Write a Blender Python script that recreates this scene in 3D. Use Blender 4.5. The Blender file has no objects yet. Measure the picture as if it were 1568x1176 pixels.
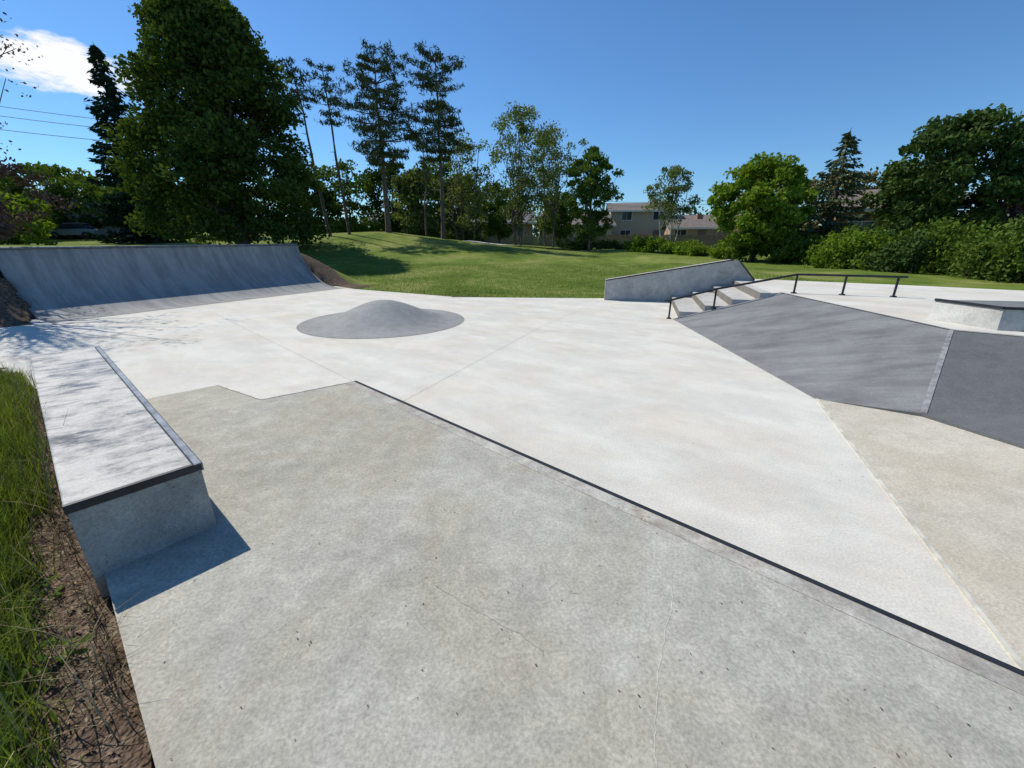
import bpy, math, random
import numpy as np
from mathutils import Vector
rng=np.random.default_rng(7); random.seed(7)
C=bpy.context.scene.collection
# ---------------------------------------------------------------- helpers
def smooth(t):
    t=np.clip(t,0,1); return t*t*(3-2*t)
def link(o): C.objects.link(o); return o
def mesh_obj(name,verts,faces,mats=(),midx=None,smooth_sh=False,parent=None):
    me=bpy.data.meshes.new(name)
    me.from_pydata([tuple(map(float,v)) for v in verts],[],[tuple(int(i) for i in f) for f in faces])
    for m in mats: me.materials.append(m)
    if midx is not None: me.polygons.foreach_set('material_index',np.array(midx,dtype=np.int32))
    if smooth_sh: me.polygons.foreach_set('use_smooth',np.ones(len(me.polygons),dtype=bool))
    me.update(); o=bpy.data.objects.new(name,me); link(o)
    if parent: o.parent=parent
    return o
class Acc:
    """accumulates quads/tris in numpy"""
    def __init__(s): s.v=[];s.f=[];s.m=[];s.n=0
    def add(s,v,f,m):
        v=np.asarray(v,float).reshape(-1,3); f=np.asarray(f,int)+s.n
        s.v.append(v); s.f.append((f,m)); s.n+=len(v)
    def build(s,name,mats,parent=None,smooth_m=()):
        V=np.concatenate(s.v); me=bpy.data.meshes.new(name)
        me.vertices.add(len(V)); me.vertices.foreach_set('co',V.ravel())
        loops=[];starts=[];mi=[];st=0;sm=[]
        for f,m in s.f:
            k=f.shape[1]; loops.append(f.ravel()); starts.append(st+np.arange(len(f))*k)
            st+=f.size; mi.append(np.full(len(f),m)); sm.append(np.full(len(f),m in smooth_m))
        loops=np.concatenate(loops);starts=np.concatenate(starts)
        me.loops.add(len(loops)); me.loops.foreach_set('vertex_index',loops.astype(np.int32))
        me.polygons.add(len(starts)); me.polygons.foreach_set('loop_start',starts.astype(np.int32))
        for m in mats: me.materials.append(m)
        me.polygons.foreach_set('material_index',np.concatenate(mi).astype(np.int32))
        me.polygons.foreach_set('use_smooth',np.concatenate(sm))
        me.update(calc_edges=True); me.validate()
        o=bpy.data.objects.new(name,me); link(o)
        if parent: o.parent=parent
        return o
def tube(acc,pts,rad,m=0,k=7):
    pts=np.asarray(pts,float); n=len(pts); V=[]
    for i in range(n):
        d=pts[min(i+1,n-1)]-pts[max(i-1,0)]; d/=np.linalg.norm(d)+1e-9
        a=np.cross(d,[0,0,1.]) 
        if np.linalg.norm(a)<.05: a=np.cross(d,[0,1.,0])
        a/=np.linalg.norm(a); b=np.cross(d,a)
        for j in range(k):
            t=2*math.pi*j/k; V.append(pts[i]+rad[i]*(a*math.cos(t)+b*math.sin(t)))
    F=[[i*k+j,i*k+(j+1)%k,(i+1)*k+(j+1)%k,(i+1)*k+j] for i in range(n-1) for j in range(k)]
    acc.add(V,F,m)
def leaves(acc,c,size,m=1,ratio=.5,flat=0.,dirs=None):
    n=len(c); size=np.broadcast_to(size,(n,))*rng.uniform(.7,1.3,n)
    u=rng.normal(size=(n,3)) if dirs is None else dirs+rng.normal(size=(n,3))*.25
    u[:,2]*=(1-flat); u/=np.linalg.norm(u,axis=1)[:,None]
    w=rng.normal(size=(n,3)); w[:,2]*=(1-flat); v=np.cross(u,w) if flat==0 else w-u*(w*u).sum(1)[:,None]
    v/=np.linalg.norm(v,axis=1)[:,None]+1e-9
    u=u*size[:,None]; v=v*size[:,None]*ratio
    V=np.stack([c-u,c+v,c+u,c-v],1).reshape(-1,3)
    acc.add(V,np.arange(4*n).reshape(n,4),m)
# ---------------------------------------------------------------- materials
class NT:
    def __init__(s,name):
        s.mat=bpy.data.materials.new(name); s.mat.use_nodes=True; s.t=s.mat.node_tree
        s.b=s.t.nodes['Principled BSDF']; s.out=s.t.nodes['Material Output']
        s.tc=s.t.nodes.new('ShaderNodeTexCoord')
    def n(s,t,**k):
        x=s.t.nodes.new(t)
        for a,b in k.items():
            if a in x.inputs: x.inputs[a].default_value=b
            else: setattr(x,a,b)
        return x
    def l(s,a,b): s.t.links.new(a,b)
    def noise(s,scale,detail=4,rough=.55,stretch=None,rot=0,dist=0):
        x=s.n('ShaderNodeTexNoise'); x.inputs['Scale'].default_value=scale;x.inputs['Detail'].default_value=detail
        x.inputs['Roughness'].default_value=rough; x.inputs['Distortion'].default_value=dist
        if stretch:
            mr=s.n('ShaderNodeMapping'); mr.inputs['Rotation'].default_value=(0,0,rot)
            mp=s.n('ShaderNodeMapping'); mp.inputs['Scale'].default_value=stretch
            s.l(s.tc.outputs['Object'],mr.inputs['Vector']); s.l(mr.outputs[0],mp.inputs['Vector']); s.l(mp.outputs[0],x.inputs['Vector'])
        else: s.l(s.tc.outputs['Object'],x.inputs['Vector'])
        return x.outputs['Fac']
    def math(s,op,a,b=0.,c=None):
        x=s.n('ShaderNodeMath',operation=op)
        for i,q in enumerate((a,b,c)):
            if q is None: continue
            if isinstance(q,(int,float)): x.inputs[i].default_value=q
            else: s.l(q,x.inputs[i])
        return x.outputs[0]
    def ramp(s,fac,stops):
        x=s.n('ShaderNodeValToRGB'); e=x.color_ramp.elements
        while len(e)<len(stops): e.new(.5)
        for i,(p,c) in enumerate(stops):
            e[i].position=p; e[i].color=(*c,1) if len(c)==3 else c
        s.l(fac,x.inputs[0]); return x.outputs[0]
    def mix(s,fac,a,b,bt='MIX'):
        x=s.n('ShaderNodeMix',data_type='RGBA',blend_type=bt)
        for i,q in ((0,fac),(6,a),(7,b)):
            if isinstance(q,(int,float)): x.inputs[i].default_value=q
            elif isinstance(q,tuple): x.inputs[i].default_value=(*q,1)
            else: s.l(q,x.inputs[i])
        return x.outputs[2]
    def bump(s,h,strength=.3,dist=.01):
        x=s.n('ShaderNodeBump'); x.inputs['Strength'].default_value=strength;x.inputs['Distance'].default_value=dist
        s.l(h,x.inputs['Height']); s.l(x.outputs[0],s.b.inputs['Normal'])
def g(v): return (v,v,v)
def sc(c,k): return tuple(x*k for x in c)
def concrete(name,col,var=.25,scale=1.,rough=.8,tint=None,streak=None,holes=False,spec=.2,stain=.25,fine=1.,blot=0.,bump=True):
    m=NT(name)
    n1=m.noise(.55*scale,2,.6,dist=.3); n2=m.noise(2.6*scale,5,.74)
    f=m.math('ADD',m.math('MULTIPLY',n1,.42),m.math('MULTIPLY',n2,.58))
    colr=m.ramp(f,[(.34,sc(col,1-var)),(.5,col),(.66,tuple(min(x*(1+var*.7),.86) for x in col))])
    if tint is not None:
        t=m.noise(.9*scale,3,.65,dist=.6)
        tf=m.ramp(t,[(.44,g(0)),(.68,g(1))]); colr=m.mix(tf,colr,tint)
    if streak:
        st=m.noise(streak[2] if len(streak)>2 else 3,4,.65,stretch=streak[0],rot=streak[1]); sf=m.ramp(st,[(.40,g(1-stain)),(.60,g(1.06))])
        colr=m.mix(1.,colr,sf,'MULTIPLY')
    if blot:
        bl=m.ramp(m.noise(7.5,4,.8,dist=.3),[(.36,g(1-blot*.6)),(.5,g(1)),(.66,g(1+blot))]); colr=m.mix(1.,colr,bl,'MULTIPLY')
    v=m.n('ShaderNodeTexVoronoi'); v.inputs['Scale'].default_value=7*scale if not holes else 24
    m.l(m.tc.outputs['Object'],v.inputs['Vector'])
    fn=m.noise(75,2,.75)
    wob=m.math('ADD',v.outputs['Distance'],m.math('MULTIPLY',n2,.25))
    spot=m.ramp(wob,[(.14 if not holes else .20,g(.5)),(.19 if not holes else .26,g(1))])
    colr=m.mix(.75 if holes else .6,colr,spot,'MULTIPLY')
    colr=m.mix(1.,colr,m.ramp(fn,[(.3,g(1-.2*fine)),(.7,g(1+.15*fine))]),'MULTIPLY')
    m.l(colr,m.b.inputs['Base Color'])
    m.b.inputs['Roughness'].default_value=rough; m.b.inputs['Specular IOR Level'].default_value=spec
    if bump: m.bump(m.noise(60,1,.7),.25,.005)
    return m.mat
def plain(name,col,rough=.6,metal=0,var=.15,scale=8,spec=.5):
    m=NT(name); f=m.noise(scale,2,.6)
    m.l(m.ramp(f,[(.3,sc(col,1-var)),(.7,sc(col,1+var))]),m.b.inputs['Base Color'])
    m.b.inputs['Roughness'].default_value=rough;m.b.inputs['Metallic'].default_value=metal
    m.b.inputs['Specular IOR Level'].default_value=spec
    return m.mat
def foliage(name,a,b,trans=.35,clump=.8):
    m=NT(name)
    ge=m.n('ShaderNodeNewGeometry'); nz=m.noise(clump,0,.5)
    f=m.math('ADD',m.math('MULTIPLY',ge.outputs['Random Per Island'],.55),m.math('MULTIPLY',nz,.5))
    c=m.ramp(f,[(.2,a),(.8,b)])
    df=m.n('ShaderNodeBsdfDiffuse'); m.l(c,df.inputs['Color']); m.t.nodes.remove(m.b)
    if trans>0:
        tr=m.n('ShaderNodeBsdfTranslucent'); m.l(m.mix(1.,c,(1.3,1.3,.45),'MULTIPLY'),tr.inputs['Color'])
        mx=m.n('ShaderNodeMixShader'); mx.inputs[0].default_value=trans
        m.l(df.outputs[0],mx.inputs[1]); m.l(tr.outputs[0],mx.inputs[2]); m.l(mx.outputs[0],m.out.inputs['Surface'])
    else: m.l(df.outputs[0],m.out.inputs['Surface'])
    return m.mat
M_white=concrete('pale_concrete',(.665,.637,.560),.10,1,.88,tint=(.64,.585,.485),streak=((.7,1.5,1),.6,1.2),stain=.06,fine=.8,bump=False,blot=.03)
M_deck=concrete('weathered_concrete',(.425,.405,.342),.24,1.1,.9,tint=(.405,.37,.285),stain=.15,blot=.15,fine=1.2)
M_brown=concrete('tan_concrete',(.53,.485,.395),.2,1,.88,tint=(.48,.425,.33),blot=.08)
M_gray=concrete('dark_gray_concrete',(.225,.226,.222),.22,1,.8,streak=((.5,2.2,1),.55,1.6),stain=.22,fine=.9,bump=False)
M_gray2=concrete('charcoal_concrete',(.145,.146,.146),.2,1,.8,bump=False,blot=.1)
M_bump=concrete('bump_concrete',(.30,.298,.285),.2,1.5,.8,blot=.1)
M_ramp=concrete('ramp_concrete',(.33,.325,.31),.14,.8,.85,streak=((.22,2.6,.5),.0,2.),stain=.22,bump=False,spec=.1)
M_wall=concrete('ledge_concrete',(.38,.365,.33),.28,2,.88,holes=True,blot=.12)
M_box=concrete('box_concrete',(.55,.53,.48),.25,2,.8,holes=True,bump=False)
M_hub=concrete('hubba_concrete',(.46,.445,.41),.3,1.5,.8,bump=False,blot=.15)
M_steel=plain('dark_steel',(.035,.036,.04),.5,.4,.3)
M_coping=plain('worn_steel',(.16,.175,.2),.4,.6,.4,12)
M_joint=plain('joint',(.27,.255,.215),.95,var=.3)
M_pjoint=plain('plaza_joint_line',(.52,.49,.43),.95,var=.2)
M_crack=plain('crack_pale',(.58,.56,.48),.95,var=.25)
def ledge_top():
    m=NT('waxed_ledge_top')
    a=m.noise(2.6,5,.75); b=m.noise(4.5,4,.75,stretch=(1.2,2.6,1),rot=-.75,dist=.4)
    f=m.math('ADD',m.math('MULTIPLY',a,.5),m.math('MULTIPLY',b,.5))
    c=m.ramp(f,[(.39,(.12,.112,.10)),(.46,(.29,.275,.245)),(.53,(.43,.41,.37)),(.66,(.58,.555,.50))])
    m.l(m.mix(1.,c,m.ramp(m.noise(75,2,.75),[(.3,g(.82)),(.7,g(1.12))]),'MULTIPLY'),m.b.inputs['Base Color']); m.l(m.ramp(f,[(.4,g(.3)),(.6,g(.6))]),m.b.inputs['Roughness'])
    m.bump(m.noise(30,2,.7),.25,.004); return m.mat
M_ltop=ledge_top()
M_bark=plain('bark',(.13,.105,.08),.95,var=.4,scale=5)
M_pbark=plain('pine_bark',(.14,.10,.078),.95,var=.4,scale=4)
M_birch=plain('birch_bark',(.45,.43,.39),.9,var=.35,scale=3)
L_lin=foliage('linden_leaves',(.038,.072,.018),(.11,.15,.038),.25,.35)
L_spr=foliage('spruce_needles',(.020,.040,.026),(.045,.070,.040),0)
L_pin=foliage('pine_needles',(.060,.088,.045),(.15,.175,.075),0)
L_con=foliage('fir_needles',(.06,.08,.038),(.12,.14,.065),0)
L_ash=foliage('ash_leaves',(.085,.12,.042),(.18,.22,.09),.35)
L_grn=foliage('green_leaves',(.065,.11,.024),(.14,.20,.042),.25)
L_bri=foliage('maple_leaves',(.09,.16,.018),(.21,.30,.045),.35)
L_drk=foliage('dark_leaves',(.038,.075,.024),(.09,.135,.038),.15)
L_yel=foliage('olive_leaves',(.12,.12,.048),(.22,.205,.08),0)
L_red=foliage('plum_leaves',(.10,.06,.06),(.22,.14,.13),0)
L_hed=foliage('hedge_leaves',(.05,.092,.016),(.14,.205,.035),.2,.9)
L_far=foliage('distant_leaves',(.045,.07,.032),(.11,.14,.06),0,.15)
L_gra=foliage('grass_blades',(.08,.125,.022),(.20,.255,.06),.35,.5)
L_dry=foliage('dry_grass',(.2,.16,.08),(.36,.31,.18),0,2)
L_lawn=foliage('lawn_blades',(.13,.19,.03),(.24,.29,.065),0,.4)
# ---------------------------------------------------------------- terrain
RB=np.array([-10.,8.38]); RL=np.array([.488,.873]); RN=np.array([-.873,.488]); RLEN=7.8; R0=.4
def terr(x,y):
    x=np.asarray(x,float);y=np.asarray(y,float)
    d=(x-RB[0])*RN[0]+(y-RB[1])*RN[1]; l=(x-RB[0])*RL[0]+(y-RB[1])*RL[1]
    berm=1.27*smooth((d-.1)/2.3)*smooth((l+4)/3.6)*(1-smooth((l-RLEN+.2)/(2.6+.25*np.clip(d,0,30))))
    lw=.38+.62*(1-smooth((x+2)/14.))
    zc=1.05*smooth((y-14)/22.)*lw
    zc=zc+1.15*np.exp(-((x+12)**2+(y-37)**2)/60.)
    zc=zc+1.7*smooth((y-26)/45.)*smooth((-x-10)/22.)
    zr=.5*smooth((x-6)/3.)*(1-.45*smooth((y-14)/12.))*smooth((y+3)/5)
    z=np.maximum(berm,zc)+zr
    und=.05*np.sin(x*.35+1)*np.cos(y*.28)*smooth((y-14)/5)+.03*np.sin(x*1.1)*np.sin(y*.9)*smooth((np.abs(d)+np.clip(y-13,0,9)-2)/3)
    return z+und-.02
SLAB=[(3.25,-3.15),(11,-3.4),(11.5,8.5),(6.6,11.9),(2.6,12.35),(-1.6,12.6),(-5.4,14.7),(-6.3,15.5),(-7.2,16.0),(-11.4,9.65),(-9.75,8.45),(-10.3,7.6),(-7.2,5.55),(-4.9,4.2),(-1.93,1.61),(-.98,.82)]
def inside(px,py,poly):
    r=np.zeros(px.shape,bool); n=len(poly)
    for i in range(n):
        x1,y1=poly[i];x2,y2=poly[(i+1)%n]
        c=((y1>py)!=(y2>py))&(px<(x2-x1)*(py-y1)/(y2-y1+1e-12)+x1); r^=c
    return r
def dist_poly(px,py,poly):
    D=np.full(px.shape,1e9); n=len(poly)
    for i in range(n):
        a=np.array(poly[i]);b=np.array(poly[(i+1)%n]); ab=b-a
        t=np.clip(((px-a[0])*ab[0]+(py-a[1])*ab[1])/(ab@ab),0,1)
        D=np.minimum(D,np.hypot(px-a[0]-t*ab[0],py-a[1]-t*ab[1]))
    return D
def axis(lo,a,b,hi,step):
    m=list(np.arange(a,b,step)); s=step;v=b
    r=[]
    while v<hi: r.append(v); s*=1.13; v+=s
    r.append(hi); s=step;v=a;l=[]
    while True:
        s*=1.13; v-=s
        if v<=lo: break
        l.append(v)
    l.append(lo); return np.array(l[::-1]+m+r)
ax=axis(-900,-15,15,900,.2); ay=axis(-300,-3,18,1500,.2)
X,Y=np.meshgrid(ax,ay); Z=terr(X,Y)
ins=inside(X,Y,SLAB); dp=dist_poly(X,Y,SLAB)
lf=smooth(1-np.abs((X+1.9)*.657+(Y-1.5)*.754)/1.6)*(Y<5)*(~ins)
Z=Z+.09*lf*smooth((4.6-Y)/1.5)
Z=np.where(ins&(dp>.12),-.35,Z)
d_=(X-RB[0])*RN[0]+(Y-RB[1])*RN[1]; l_=(X-RB[0])*RL[0]+(Y-RB[1])*RL[1]
Z=np.where((d_>-.3)&(d_<2.35)&(l_>R0+.05)&(l_<RLEN-.05),np.minimum(Z,-.3),Z)
dirt=np.zeros_like(Z)
side=-((X+1.9)*.657+(Y-1.5)*.754)
dirt=np.maximum(dirt,smooth(1.25-side/1.3)*(side>-.4)*(Y<5.5)*1.)
dirt=np.maximum(dirt,smooth(1-(l_-RLEN)/2.2)*(l_>RLEN-.3)*(d_>-.8)*(d_<3)*1.)
dirt=np.maximum(dirt,smooth(1.3+(l_)/4.)*(l_<.7)*(d_>-2)*(d_<5))
dirt=np.maximum(dirt,.75*smooth(1-dp/.35)*(Y>11))
for (tx,ty) in ((-16.6,27),(-13.9,33),(-12.9,33),(-10.2,36),(-5.8,36)):
    dirt=np.maximum(dirt,.55*smooth(1-np.hypot(X-tx,Y-ty)/2.5))
nx,ny=len(ax),len(ay)
idx=np.arange(nx*ny).reshape(ny,nx)
F=np.stack([idx[:-1,:-1],idx[:-1,1:],idx[1:,1:],idx[1:,:-1]],-1).reshape(-1,4)
mt=NT('lawn_and_soil')
at=mt.n('ShaderNodeAttribute'); at.attribute_name='dirt'
n1=mt.noise(.2,2,.65,dist=.8); n2=mt.noise(1.4,5,.8); n3=mt.noise(45,2,.8)
gf=mt.math('ADD',mt.math('MULTIPLY',n1,.46),mt.math('ADD',mt.math('MULTIPLY',n2,.42),mt.math('MULTIPLY',n3,.12)))
gc=mt.ramp(gf,[(.38,(.075,.12,.018)),(.5,(.150,.205,.032)),(.60,(.27,.28,.085))])
gc=mt.mix(1.,gc,mt.ramp(n3,[(.3,g(.65)),(.7,g(1.3))]),'MULTIPLY')
dc=mt.ramp(mt.noise(18,4,.75),[(.35,(.065,.045,.032)),(.52,(.14,.10,.072)),(.68,(.27,.21,.15))])
df=mt.math('ADD',at.outputs['Fac'],mt.math('MULTIPLY',mt.math('SUBTRACT',n2,.5),1.2))
mt.l(mt.mix(mt.ramp(df,[(.42,g(0)),(.58,g(1))]),gc,dc),mt.b.inputs['Base Color'])
mt.b.inputs['Roughness'].default_value=.95; mt.b.inputs['Specular IOR Level'].default_value=.1
mt.bump(mt.noise(45,1,.8),.8,.03)
A=Acc(); A.add(np.stack([X,Y,Z],-1).reshape(-1,3),F,0)
ground=A.build('ground',[mt.mat],smooth_m=(0,))
att=ground.data.attributes.new('dirt','FLOAT','POINT'); att.data.foreach_set('value',dirt.ravel().astype(np.float32))
# ---------------------------------------------------------------- concrete
def prism(name,poly,ztop,zbot,mat,parent=None,side=None):
    n=len(poly); zt=ztop if hasattr(ztop,'__len__') else [ztop]*n
    V=[(p[0],p[1],z) for p,z in zip(poly,zt)]+[(p[0],p[1],zbot) for p in poly]
    Fs=[tuple(range(n))]+[(i,i+n,(i+1)%n+n,(i+1)%n) for i in range(n)]
    return mesh_obj(name,V,Fs,[mat]+([side] if side else []),[0]+[1 if side else 0]*n,parent=parent)
def strip(name,pts,w,zoff,mat,parent=None,h=0):
    pts=[np.array(p,float) for p in pts]; V=[];Fs=[]
    for i,p in enumerate(pts):
        d=pts[min(i+1,len(pts)-1)]-pts[max(i-1,0)]; nn=np.array([-d[1],d[0],0]); nn/=np.linalg.norm(nn[:2])
        ww=w[i] if hasattr(w,'__len__') else w
        V+= [p+nn*ww/2+[0,0,zoff],p-nn*ww/2+[0,0,zoff]]
    for i in range(len(pts)-1): Fs.append((2*i,2*i+1,2*i+3,2*i+2))
    return mesh_obj(name,V,Fs,[mat],parent=parent)
pz=prism('concrete_plaza',SLAB,0,-.4,M_white)
E0=(-1.74,4.41);E1=(1.87,1.10);E2=(5.0,-1.77)
N_=(-2.47,3.84);M_=(-3.5,4.68);K_=(-4.15,4.05);G_=(-3.2,2.85)
deckp=[(3.2,-3.2),(5.0,-3.2),E2,E1,E0,N_,G_,(-1.96,1.60),(-1.03,.77)]
D=.15
deck=prism('raised_concrete_deck',deckp,D,-.2,M_deck)
mesh_obj('concrete_wedge',[(*N_,D-.001),(*G_,D-.001),K_+(.006,),M_+(.006,),(*G_,-.1),(*N_,-.1),(-4.15,4.05,-.1),(-3.5,4.68,-.1)],
   [(0,3,2,1),(0,5,7,3),(1,2,6,4)],[M_deck])
def on(p,z): return (p[0],p[1],z)
ev=np.array(E1)-np.array(E0); ev/=np.linalg.norm(ev); en=np.array([ev[1],-ev[0]])
if en[1]>0: en=-en
def offp(p,o): return (p[0]+en[0]*o,p[1]+en[1]*o)
strip('deck_edge_coping',[on(offp(E0,.013),D),on(offp(E2,.013),D)],.026,.005,M_steel,deck)
mesh_obj('deck_edge_face',[on(offp(E0,-.004),D+.004),on(offp(E2,-.004),D+.004),on(offp(E2,-.004),.0),on(offp(E0,-.004),.0)],[(0,1,2,3)],[M_steel],parent=deck)
M_band=concrete('edge_band_concrete',(.46,.435,.38),.35,3,.85,tint=(.31,.27,.21),blot=.2)
strip('deck_edge_band',[on(offp(E0,.075),D),on(offp(E2,.075),D)],[.09,.11],.002,M_band,deck)
strip('deck_back_band',[on(E0,D),on(N_,D)],.025,.004,M_crack,deck)
strip('deck_back_band',[on(N_,D),on(M_,.01)],.02,.006,M_crack,deck)
def wig(a,b,n,amp,z):
    a=np.array(a);b=np.array(b); d=b-a; nn=np.array([-d[1],d[0]])/np.linalg.norm(d); o=0;r=[]
    for i in range(n+1):
        o+=rng.normal()*amp; r.append((*(a+d*i/n+nn*(o if 0<i<n else 0)),z))
    return r
strip('deck_crack',wig((.78,1.62),(.42,.62),60,.0035,D),rng.uniform(.001,.004,61),.0012,M_crack,deck)
strip('deck_crack_fine',wig((.0,2.05),(.3,1.45),30,.003,D),rng.uniform(.0008,.002,31),.0012,M_joint,deck)
strip('deck_crack_fine',wig((-.35,1.5),(.12,1.15),30,.003,D),rng.uniform(.0008,.002,31),.0012,M_joint,deck)
for a,b in (((-1.2,4.1),(.45,7.9)),((.45,7.9),(2.4,11.7)),((-1.2,4.1),(-7,9.8)),((.45,7.9),(3.35,6.6)),((-9.3,8.5),(-5.9,15.0))):
    strip('plaza_joint',[(*a,0),(*b,0)],.005,.003,M_pjoint,pz)
sd=np.array([1.24,3.02])/3.265; B=(3.3,4.22)
def zt(p): 
    c=(p[0]-B[0])*sd[1]-(p[1]-B[1])*sd[0]; return .008+.12*max(c,0)
tp=[(3.3,4.24),(2.075,1.25),(2.0,1.02),(5.0,-1.72),(5.6,-1.7),(5.6,2.0),(4.6,4.0)]
tan=prism('tan_concrete_slab',tp,[zt(p) for p in tp],-.15,M_brown)
strip('slab_seam',[(3.3,4.22,0),(2.06,1.2,0)],.022,.012,M_crack,tan)
P=(5.33,5.0);Q=(5.5,8.7);PZ=.6
Ra=np.array([.96,-.28]);Rb=np.array([.28,.96]); S0=np.array([3.5,9.15])
def st(i,j): return tuple(S0+Ra*i+Rb*j)
plat=[P,(8.6,2.4),(11.3,2.4),(11.6,8.6),(9.2,10.3),(6.5,11.9),st(1.85,2.75),st(1.85,.0),Q]
prism('raised_platform',plat,PZ,-.3,M_white)
Cc=(3.79,3.55,.125);Dd=(3.93,2.6,.17);D2=(4.15,.6,.25)
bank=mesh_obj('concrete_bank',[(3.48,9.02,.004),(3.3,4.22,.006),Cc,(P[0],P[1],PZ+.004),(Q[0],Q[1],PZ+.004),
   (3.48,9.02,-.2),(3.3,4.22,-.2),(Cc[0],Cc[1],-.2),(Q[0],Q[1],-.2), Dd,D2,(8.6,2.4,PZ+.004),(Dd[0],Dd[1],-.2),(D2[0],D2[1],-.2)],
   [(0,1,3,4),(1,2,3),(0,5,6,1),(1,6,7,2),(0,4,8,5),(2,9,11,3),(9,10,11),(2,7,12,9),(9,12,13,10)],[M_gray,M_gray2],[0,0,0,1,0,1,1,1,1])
cr=np.array(Cc);pp=np.array([P[0],P[1],PZ+.004])
M_seam=plain('worn_seam',(.25,.25,.245),.9,var=.35,scale=14)
V=[cr+[-.0,.03,.006],cr+[.018,-.018,.006],pp+[.01,-.018,.005],pp+[-.0,.035,.006]]
mesh_obj('bank_crease',V,[(0,1,2,3)],[M_seam],parent=bank)
strip('bank_top_edge',[(P[0],P[1],PZ),(Q[0],Q[1],PZ)],.05,.009,M_seam,bank)
strip('bank_top_edge',[(P[0],P[1],PZ),(8.6,2.4,PZ)],.04,.010,M_seam,bank)
# stairs
sa=Acc()
for k in range(4):
    z0=.15*k;z1=.15*(k+1); i0=.15+.5*k;i1=i0+.5 if k<3 else 1.85
    a,b,c,d=st(i0,0),st(i0,2.75),st(i1,2.75),st(i1,0)
    dz=0 if k<3 else .003
    sa.add([(*a,z1+dz),(*d,z1+dz),(*c,z1+dz),(*b,z1+dz)],[[0,1,2,3]],0)
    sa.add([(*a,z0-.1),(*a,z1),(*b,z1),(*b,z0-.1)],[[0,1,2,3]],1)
    sa.add([(*a,-.1),(*d,-.1),(*d,z1),(*a,z1)],[[0,1,2,3]],0)
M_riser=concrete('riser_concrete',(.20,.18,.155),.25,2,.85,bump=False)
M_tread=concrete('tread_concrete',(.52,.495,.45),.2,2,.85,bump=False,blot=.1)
sa.build('concrete_stairs',[M_tread,M_riser])
# hubba ledge
H0=np.array([2.62,12.0]);H1=np.array([6.15,11.3]); hd=(H1-H0)/np.linalg.norm(H1-H0); hn=np.array([-hd[1],hd[0]])
L=np.linalg.norm(H1-H0)
prof=[(0,-.1),(0,.54),(L*.9,1.12),(L*.94,1.10),(L*1.06,.61),(L*1.06,-.1)]
V=[(*(H0+hd*a),z) for a,z in prof]+[(*(H0+hd*a+hn*.42),z) for a,z in prof]
n=6
hub=mesh_obj('hubba_ledge',V,[tuple(range(n))[::-1],tuple(range(n,2*n))]+[(i,(i+1)%n,(i+1)%n+n,i+n) for i in range(n)],[M_hub])
def bar(name,a,b,w,h,mat,parent):
    a=np.array(a,float);b=np.array(b,float);d=b-a;s=np.cross(d,[0,0,1]);s/=np.linalg.norm(s);u=np.cross(s,d);u/=np.linalg.norm(u)
    V=[p+s*i*w/2+u*j*h/2 for p in (a,b) for i,j in ((-1,-1),(1,-1),(1,1),(-1,1))]
    return mesh_obj(name,V,[(0,1,2,3),(7,6,5,4),(0,4,5,1),(1,5,6,2),(2,6,7,3),(3,7,4,0)],[mat],parent=parent)
bar('ledge_coping',(*(H0-hn*.0),.545),(*(H0+hd*L*.9),1.125),.05,.03,M_steel,hub)
bar('ledge_coping_end',(*(H0+hd*L*.94),1.10),(*(H0+hd*L*1.06),.62),.05,.03,M_steel,hub)
# handrail
r=Acc(); posts=[((3.42,9.08),0,.40),((4.25,8.85),.25,.66),((5.72,8.62),.6,.97),((6.5,8.35),.6,.97),((7.25,8.05),.6,.97)]
for (x,y),z0,z1 in posts: tube(r,[(x,y,z0-.05),(x,y,z1)],[.02,.02],0,8)
def rp(i,dz=0): (x,y),z0,z1=posts[i]; return np.array([x,y,z1+dz])
tube(r,[rp(0)+[-.12,.04,-.02],rp(0),rp(1),rp(2),rp(3),rp(4),rp(4)+[.12,-.05,0]],[.022]*7,0,10)
for (x,y),z0,z1 in posts: tube(r,[(x,y,z0-.01),(x,y,z0+.02)],[.06,.05],0,8)
r.build('handrail',[M_steel],smooth_m=(0,))
# box on platform
bx=[(5.72,5.75),(5.86,4.98),(9.2,3.9),(9.5,5.2)]
bt=[(5.80,5.78),(5.90,5.03),(9.2,3.95),(9.5,5.2)]
V=[(*p,PZ-.02) for p in bx]+[(*p,.86) for p in bt]
box=mesh_obj('manual_box',V,[(4,5,6,7),(0,4,7,3)[::-1],(0,1,5,4),(1,2,6,5),(2,3,7,6)],[M_gray,M_box],[0,1,1,1,1])
bar('box_coping',(*bt[0],.862),(*bt[1],.862),.04,.03,M_steel,box); bar('box_coping',(*bt[1],.862),(*bt[2],.862),.04,.03,M_steel,box)
# bump
nr,na=28,72; R=1.65; V=[(-2.7,8.8,.43)];Fs=[]
for i in range(1,nr+1):
    rr=i/nr; z=.43*((1+math.cos(math.pi*rr))/2)**1.25+.006
    for j in range(na):
        t=2*math.pi*j/na; V.append((-2.7+R*rr*math.cos(t),8.8+R*rr*math.sin(t),z if i<nr else .005))
for j in range(na): Fs.append((0,1+j,1+(j+1)%na))
for i in range(nr-1):
    for j in range(na):
        a=1+i*na; b=a+na; Fs.append((a+j,b+j,b+(j+1)%na,a+(j+1)%na))
bump_=mesh_obj('concrete_bump',V,Fs,[M_bump],smooth_sh=True)
strip('bump_joint',[(-2.7+1.665*math.cos(t),8.8+1.665*math.sin(t),0) for t in np.linspace(0,2*math.pi,73)],.03,.0045,M_joint,bump_)
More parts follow.
